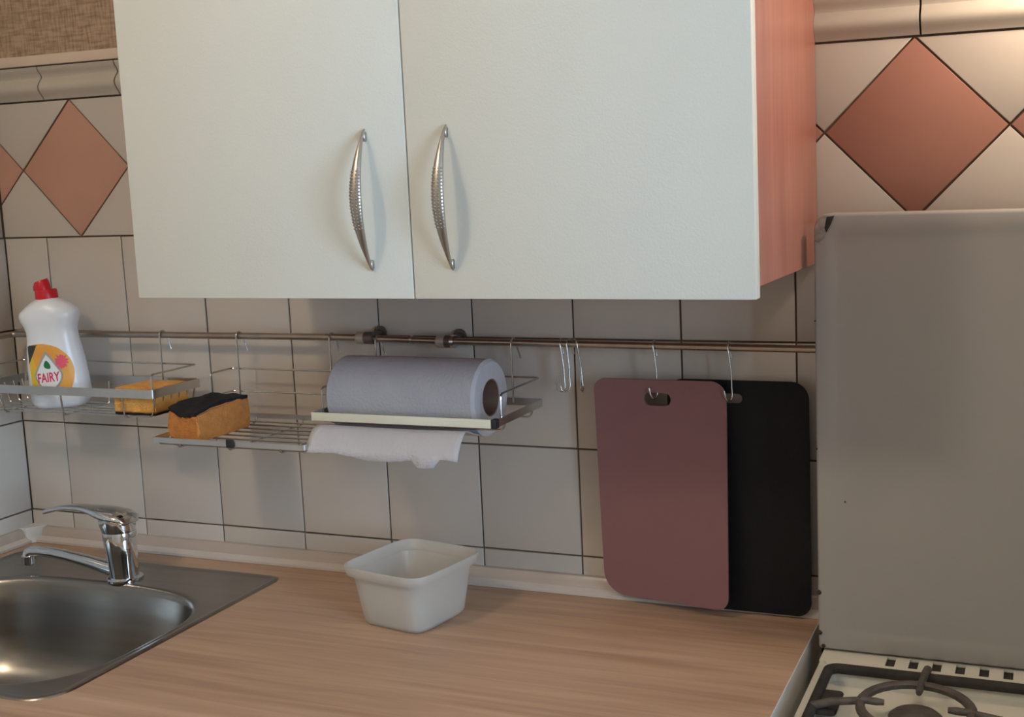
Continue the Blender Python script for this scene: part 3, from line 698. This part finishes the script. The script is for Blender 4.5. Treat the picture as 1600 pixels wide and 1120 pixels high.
# label: straight left edge, round right edge
LR = [(-0.1, 0.018), (0.0, 0.0245), (0.15, 0.0320), (0.30, 0.0357), (0.45, 0.0365), (0.6, 0.0345), (0.72, 0.0300), (0.85, 0.0210), (0.94, 0.0105), (1.0, -0.006), (1.1, -0.02)]
def lab_r(t):
    for i in range(1, len(LR) - 2):
        if LR[i][0] <= t <= LR[i + 1][0]:
            (x0, a), (x1, p), (x2, q), (x3, d_) = LR[i - 1:i + 3]; u = (t - x1) / (x2 - x1)
            m1 = (q - a) / (x2 - x0) * (x2 - x1); m2 = (d_ - p) / (x3 - x1) * (x2 - x1)
            return (2*u**3 - 3*u*u + 1) * p + (u**3 - 2*u*u + u) * m1 + (3*u*u - 2*u**3) * q + (u**3 - u*u) * m2
    return LR[-2][1]
def lab_l(t): return -0.0335 - 0.0015 * t + (0.006 * max(0, 0.06 - t) / 0.06) + (0.012 * max(0, t - 0.94) / 0.06)
lb = decal('label', spans(0.0265, 0.1130, lab_l, lambda t: max(lab_l(t) + 0.003, lab_r(t))), 0.0004, M['label_orange'], bt, 12, lab='orange and yellow label')
decal('yellow_field', spans(0.0268, 0.100, lambda t: lab_l(t * 0.86) + 0.0003, lambda t: -0.012 - 0.016 * t + 0.010 * max(0, 0.25 - t)), 0.0006, M['label_yellow'], lb)
decal('dark_corner', spans(0.080, 0.1115, lambda t: lab_l(0.62 + 0.38 * t * 0.9) + 0.0003, lambda t: lab_l(0.62 + 0.38 * t * .9) + 0.0006 + 0.0155 * min(1, t * 1.15)), 0.0007, M['label_dark'], lb, 6)
def drop(cx, z0, z1, w, off, m_, name):
    def hw(t):
        if t < 0.42: return w * math.sqrt(max(0, 1 - ((0.42 - t) / 0.42) ** 2))
        q = (t - 0.42) / 0.58; return w * (1 - q ** 1.35) * (1 - 0.10 * math.sin(q * PI))
    return decal(name, spans(z0, z1, lambda t: cx - hw(t) - 1e-4, lambda t: cx + hw(t) + 1e-4, 26), off, m_, lb, 8)
drop(-0.0030, 0.0335, 0.1000, 0.0228, 0.0008, M['label_grey'], 'drop_outline')
drop(-0.0030, 0.0365, 0.0940, 0.0198, 0.0010, M['label_white'], 'drop_field')
b = BM(); cs, cz = 0.0195, 0.0805                # pink splash: a ragged star
cv = b.verts.new(on_bottle(cs, cz, 0.0013)); rv = []
for k in range(26):
    q = (0.0112 if k % 2 else 0.0082) * (1 + 0.16 * math.sin(k * 2.3)); a = 2 * PI * k / 26
    rv.append(b.verts.new(on_bottle(cs + q * 0.92 * math.cos(a), cz + q * 1.2 * math.sin(a), 0.0013)))
for k in range(26): b.faces.new((cv, rv[k], rv[(k + 1) % 26]))
sp_ = part('splash', b, M['label_pink'], lb, 60, world=False)
decal('leaf', [(0.0700, -0.0030, 0.0010), (0.0720, -0.0072, 0.0022), (0.0760, -0.0085, 0.0020), (0.0805, -0.0072, 0.0002), (0.0840, -0.0050, -0.0030)], 0.0012, M['label_green'], lb, 4)
fd = bpy.data.curves.new('lettering', 'FONT'); fd.body = 'FAIRY'; fd.size = 0.0205; fd.align_x = 'CENTER'; fd.offset = 0.0004; fd.resolution_u = 3
fo = bpy.data.objects.new('lettering_source', fd); COL.objects.link(fo)
bpy.context.view_layer.update()
tm = bpy.data.meshes.new_from_object(fo.evaluated_get(bpy.context.evaluated_depsgraph_get()))
bpy.data.objects.remove(fo); b = BM(); b.from_mesh(tm); bpy.data.meshes.remove(tm)
xs_ = [v.co.x for v in b.verts]; wx = max(xs_) - min(xs_); cx_ = (max(xs_) + min(xs_)) / 2
for v in b.verts:
    s = (v.co.x - cx_) / wx * 0.0355 - 0.0030; z = 0.0480 + v.co.y * 1.08 + s * 0.03
    v.co = on_bottle(s, z, 0.0013)
part('lettering', b, M['label_red'], lb, 60, world=False, label='red word FAIRY')

# ================================================================== SPONGES
def lumpy(bm, amp, seed):
    random.seed(seed)
    for v in bm.verts: v.co += Vector((random.uniform(-1, 1), random.uniform(-1, 1), random.uniform(-1, 1))) * amp
def grid_block(x0, x1, y0, y1, z0, z1, nx, ny, nz, shape, bev=0.003):
    bm = BM(); box(bm, (0, 0, 0), (1, 1, 1))
    for ax, n in ((0, nx), (1, ny), (2, nz)):
        for k in range(1, n):
            co = [0, 0, 0]; no = [0, 0, 0]; co[ax] = k / n; no[ax] = 1
            bmesh.ops.bisect_plane(bm, geom=bm.verts[:] + bm.edges[:] + bm.faces[:], plane_co=co, plane_no=no)
    for v in bm.verts:
        u = v.co.copy(); v.co = Vector(shape(u.x, u.y, u.z, x0 + (x1 - x0) * u.x, y0 + (y1 - y0) * u.y, z0 + (z1 - z0) * u.z))
    return bm
sy = thing('sponge', 'yellow sponge lying dark side down beside the soap bottle', 'sponge', (0.262, -0.091, -0.2529), 'kitchen sponges')
def f1(u, v, w, x, y, z): return (x, y, z + 0.003 * math.sin(PI * u) * math.sin(PI * v) * w)
b = grid_block(0.2260, 0.3010, -0.1240, -0.050, -0.2498, -0.2140, 8, 8, 4, f1); lumpy(b, 0.0005, 3)
bmesh.ops.bevel(b, geom=[e for e in b.edges if len(e.link_faces) == 2 and e.calc_face_angle(0) > 0.9], offset=0.0025, segments=2, affect='EDGES'); part('foam', b, M['sponge_yellow'], sy, 50)
b = grid_block(0.2270, 0.3000, -0.1230, -0.051, -0.2529, -0.2497, 8, 8, 1, lambda u, v, w, x, y, z: (x, y, z)); lumpy(b, 0.0004, 5); part('scouring_pad', b, M['scourer'], sy, 50, label='dark scouring side')
sd = thing('sponge', 'orange sponge with its black scouring side up on the lower wire shelf', 'sponge', (0.40, -0.13, -0.272), 'kitchen sponges')
def f2(u, v, w, x, y, z):
    yy = y - 0.020 * u * (1 - v)                    # right front corner pushed forward
    zz = z + w * (0.004 * v - 0.006 * math.sin(PI * u) * (1 - v) + 0.003 * math.sin(PI * v))
    return (x + 0.004 * math.sin(PI * w) * (u - 0.5), yy, zz + 0.0)
b = grid_block(0.3640, 0.4280, -0.1680, -0.078, -0.2722, -0.2340, 8, 10, 5, f2); lumpy(b, 0.0006, 4)
bmesh.ops.bevel(b, geom=[e for e in b.edges if len(e.link_faces) == 2 and e.calc_face_angle(0) > 0.9], offset=0.002, segments=2, affect='EDGES'); part('foam', b, M['sponge_orange'], sd, 50)
b = grid_block(0.3650, 0.4272, -0.1680, -0.079, -0.2338, -0.2290, 10, 12, 1, lambda u, v, w, x, y, z: (x, y - 0.020 * u * (1 - v), z + 0.004 * v - 0.006 * math.sin(PI * u) * (1 - v) + 0.003 * math.sin(PI * v) + 0.0012 * math.sin(u * 11 + v * 7))); lumpy(b, 0.0005, 6)
part('scouring_pad', b, M['scourer'], sd, 50, label='black scouring side')
random.seed(11)

# ================================================================== PLASTIC TUB
TX, TY = 0.7215, -0.1470; TYAW = math.radians(-11)
tu = thing('plastic_tub', 'translucent white square plastic tub without lid standing on the worktop', 'tub', (TX, TY, ZW + 0.0006), None, TYAW)
def sq(h, z, e=6.0, n=64, k=1.0):
    o = []
    for i in range(n):
        a = 2 * PI * (i + 0.5) / n; c, s = math.cos(a), math.sin(a); q = (abs(c) ** e + abs(s) ** e) ** (-1 / e); o.append((h * q * c * k, h * q * s, z))
    return o
W = 0.0013; HT = 0.0800
b = BM(); outer_r = [sq(0.0440, 0.0), sq(0.0490, 0.0012), sq(0.0515, 0.006), sq(0.0550, 0.030), sq(0.0590, 0.0585), sq(0.0610, HT - 0.013)]
inner_r = [sq(0.0610 - W, HT - 0.013), sq(0.0590 - W, 0.0585), sq(0.0550 - W, 0.030), sq(0.0515 - W, 0.007), sq(0.0485 - W, 0.003), sq(0.0435, 0.0018)]
loft(b, outer_r + inner_r); part('tub_body', b, M['tub'], tu, 50, world=False)
b = BM(); loft(b, [sq(0.0610 - W, HT - 0.0132), sq(0.0612, HT - 0.0132), sq(0.0665, HT - 0.0126), sq(0.0673, HT - 0.0100), sq(0.0690, HT - 0.0012), sq(0.0684, HT), sq(0.0668, HT), sq(0.0660, HT - 0.0015), sq(0.0640, HT - 0.0105), sq(0.0610 - W, HT - 0.0132)], False, False)
bmesh.ops.remove_doubles(b, verts=b.verts, dist=1e-6); part('tub_rim', b, M['tub'], tu, 50, world=False)

# ================================================================== GAS STOVE
GX0, GX1, GYF, GZ = 1.2475, 1.7475, -0.62, -0.5050
gs = thing('gas_stove', 'old cream enamel gas stove with its raised grey-white lid, right of the worktop', 'stove', (1.4975, -0.36, FL))
b = BM(); box(b, (GX0 + 0.004, GYF + 0.01, FL), (GX1 - 0.004, -0.085, GZ - 0.040), 0.003); part('stove_body', b, M['enamel'], gs)
b = BM(); box(b, (GX0 + 0.03, GYF - 0.012, FL + 0.18), (GX1 - 0.03, GYF + 0.009, FL + 0.66), 0.006); od = part('oven_door', b, M['enamel'], gs)
b = BM(); tube(b, [(GX0 + 0.07, GYF - 0.035, FL + 0.63), (GX1 - 0.07, GYF - 0.035, FL + 0.63)], 0.008, 12)
for x in (GX0 + 0.09, GX1 - 0.09): tube(b, [(x, GYF - 0.035, FL + 0.63), (x, GYF - 0.008, FL + 0.63)], 0.006, 10)
part('handle', b, M['chrome'], od)
# cooktop: rounded rim, sunken pan, vent slots cut through the rear ledge
b = BM()
PX_0, PX_1, PY_0, PY_1 = GX0 + 0.0125, GX1 - 0.0125, GYF + 0.06, -0.1445
TYR = -0.0905
def ring(off, r, z): return [(x, y, z) for x, y in rrect(GX0 + off, GX1 - off, GYF + off, -0.1285 - 0.0, [r, r, 0.0015, 0.0015], 6)]
inn = lambda off, z, r: [(x, y, z) for x, y in rrect(PX_0 + off, PX_1 - off, PY_0 + off, PY_1 - off, r, 6)]
loft(b, [ring(0.0, 0.014, GZ - 0.040), ring(0.0, 0.014, GZ - 0.006), ring(0.0018, 0.013, GZ - 0.0018), ring(0.006, 0.010, GZ), inn(0, GZ, 0.012), inn(0.002, GZ - 0.002, 0.012), inn(0.005, GZ - 0.014, 0.010), inn(0.010, GZ - 0.017, 0.008)], cap0=False)
# rear ledge: two rails joined by the bridges between the slots
slots = [1.3283 + 0.02585 * k for k in range(16)]
box(b, (GX0 + 0.001, -0.0985, GZ - 0.012), (GX1 - 0.001, TYR, GZ)); box(b, (GX0 + 0.001, -0.1287, GZ - 0.012), (GX1 - 0.001, -0.1255, GZ))
ed = [GX0 + 0.001] + [q for s in slots for q in (s - 0.0052, s + 0.0052)] + [GX1 - 0.001]
for a, c in zip(ed[0::2], ed[1::2]): box(b, (a, -0.1257, GZ - 0.012), (c, -0.0983, GZ - 0.0001))
part('cooktop', b, M['enamel'], gs, 40)
b = BM(); box(b, (GX0 + 0.008, -0.1260, GZ - 0.0200), (GX1 - 0.008, -0.0980, GZ - 0.0035)); part('vent_shade', b, M['soot_and_shade'], gs, label='dark block painted as the shade under the vent slots')  # dark filler set close under the slots as their inner shade
# burners
def ringz(cx, cy, r, z, n=32): return [(cx + r * math.cos(2 * PI * k / n), cy + r * math.sin(2 * PI * k / n), z) for k in range(n)]
BUR = [(1.3715, -0.2560), (1.6235, -0.2560), (1.3715, -0.4600), (1.6235, -0.4600)]
for (cx, cy) in BUR:
    b = BM(); loft(b, [ringz(cx, cy, 0.040, GZ - 0.0168), ringz(cx, cy, 0.036, GZ - 0.012), ringz(cx, cy, 0.026, GZ - 0.010), ringz(cx, cy, 0.025, GZ - 0.001), ringz(cx, cy, 0.022, GZ)]); bu = part('burner', b, M['burner'], gs, 40)
    b = BM(); loft(b, [ringz(cx, cy, 0.0275, GZ + 0.0005), ringz(cx, cy, 0.0280, GZ + 0.004), ringz(cx, cy, 0.024, GZ + 0.0075), ringz(cx, cy, 0.010, GZ + 0.0088)]); part('burner_cap', b, M['iron'], bu, 40)
# lid: shallow pressed panel standing upright behind the burners
LX0, LX1, LZ0, LZ1, LY = 1.2425, 1.7425, -0.5030, 0.0125, -0.1010
b = BM()
def lring(off, r, y): return [(x, y, z) for x, z in rrect(LX0 + off, LX1 - off, LZ0 + off, LZ1 - off, [0.004, 0.004, r, r], 7)]
loft(b, [lring(0.0012, 0.017, LY + 0.028), lring(0.0, 0.018, LY + 0.0275), lring(0.0, 0.018, LY + 0.0035), lring(0.0010, 0.017, LY + 0.0010), lring(0.0035, 0.016, LY), lring(0.0200, 0.010, LY + 0.0001), lring(0.0240, 0.008, LY + 0.0008), lring(0.0280, 0.006, LY + 0.0010)])
ld = part('lid', b, M['lid'], gs, 50, label='raised grey-white enamel lid')
b = BM(); poly_slab(b, [(1.2490, -0.0195), (1.2435, -0.0170), (1.2440, -0.0030), (1.2500, 0.0080), (1.2560, 0.0108), (1.2610, 0.0108), (1.2585, -0.0060), (1.2545, -0.0150)], LY - 0.0012, LY + 0.0005, 0.0004); part('worn_corner', b, M['chip'], ld, 40, label='worn bare metal corner')
b = BM(); poly_slab(b, [(1.2555, -0.0035), (1.2580, 0.0088), (1.2665, 0.0100), (1.2620, -0.0005), (1.2575, -0.0085), (1.2568, -0.0060)], LY - 0.0020, LY + 0.0003, 0.0003); part('notch', b, M['soot_and_shade'], ld, 40, label='black notch in the corner')
for (x, z, r) in ((1.2440, -0.4335, 0.0030), (1.2445, -0.4830, 0.0028), (1.2485, -0.4990, 0.0026), (1.2755, -0.3215, 0.0011), (1.2432, -0.2600, 0.0010), (1.2430, -0.1100, 0.0010)):
    b = BM(); bmesh.ops.create_icosphere(b, subdivisions=2, radius=r, matrix=Matrix.Translation((x, LY + 0.0005, z))); part('rust_spot', b, M['rust'], ld, 60)
for x in (1.30, 1.68):
    b = BM(); tube(b, [(x, LY + 0.008, LZ0 - 0.006), (x + 0.04, LY + 0.008, LZ0 - 0.006)], 0.004, 10); part('hinge', b, M['soot_and_shade'], gs)
# ---- pan supports (lift off the stove): outer frame of black rod, rings with fingers over the burners
ps = thing('pan_support', 'blackened iron pan support lying over the stove burners', 'pan support', (1.4975, -0.36, GZ - 0.012))
ZP = GZ + 0.0010
fr = rrect(PX_0 + 0.004, PX_1 - 0.004, PY_0 + 0.004, PY_1 - 0.0045, 0.012, 5)
b = BM(); tube(b, [(x, y, ZP) for x, y in fr], 0.0062, 8, closed=True); part('frame_rod', b, M['soot_and_shade'], ps, 60)
def flatring(bm, cx, cy, z, ro, ri, h):
    loft(bm, [ringz(cx, cy, ri, z - h), ringz(cx, cy, ro, z - h), ringz(cx, cy, ro, z + h * 0.4), ringz(cx, cy, (ro * 0.8 + ri * .2), z + h), ringz(cx, cy, (ro * .2 + ri * .8), z + h), ringz(cx, cy, ri, z + h * .4), ringz(cx, cy, ri, z - h)], False, False)
    bmesh.ops.remove_doubles(bm, verts=bm.verts, dist=1e-6)
for (cx, cy) in BUR:
    b = BM(); flatring(b, cx, cy, GZ + 0.0150, 0.0610, 0.0515, 0.0032); rg_ = part('ring', b, M['iron'], ps, 40)
    for a in (0, PI / 2, PI, 1.5 * PI):
        d = Vector((math.cos(a), math.sin(a), 0)); c = Vector((cx, cy, GZ + 0.0165))
        if abs(d.x) > .5: reach = (PX_1 - 0.004 - cx) if d.x > 0 else (cx - PX_0 - 0.004)
        else: reach = (PY_1 - 0.0045 - cy) if d.y > 0 else (cy - PY_0 - 0.004)
        if d.x * (1.4975 - cx) > 0: reach = abs(1.4975 - cx)
        if d.y * (-0.358 - cy) > 0: reach = abs(-0.358 - cy)
        b = BM(); tube(b, [c + d * 0.032, c + d * 0.040, c + d * 0.056], [0.0032, 0.0042, 0.0038], 8); part('finger', b, M['iron'], rg_, 60)
        b = BM(); tube(b, [c + d * 0.056 - Vector((0, 0, 0.001)), c + d * (0.056 + (reach - 0.056) * 0.6) - Vector((0, 0, 0.006)), c + d * reach - Vector((0, 0, 0.0135))], [0.0042, 0.0045, 0.0050], 8); part('leg', b, M['iron'], ps, 60)
b = BM(); box(b, (PX_0 + 0.003, -0.262, ZP - 0.006), (PX_0 + 0.030, -0.205, ZP + 0.0005), 0.004); part('corner_plate', b, M['soot_and_shade'], ps, 40)
for pts in ([(1.4975, PY_0 + 0.004, ZP), (1.4975, PY_1 - 0.0045, ZP)], [(PX_0 + 0.004, -0.358, ZP), (PX_1 - 0.004, -0.358, ZP)]):
    b = BM(); tube(b, pts, 0.0045, 8); part('cross_rod', b, M['soot_and_shade'], ps, 60)
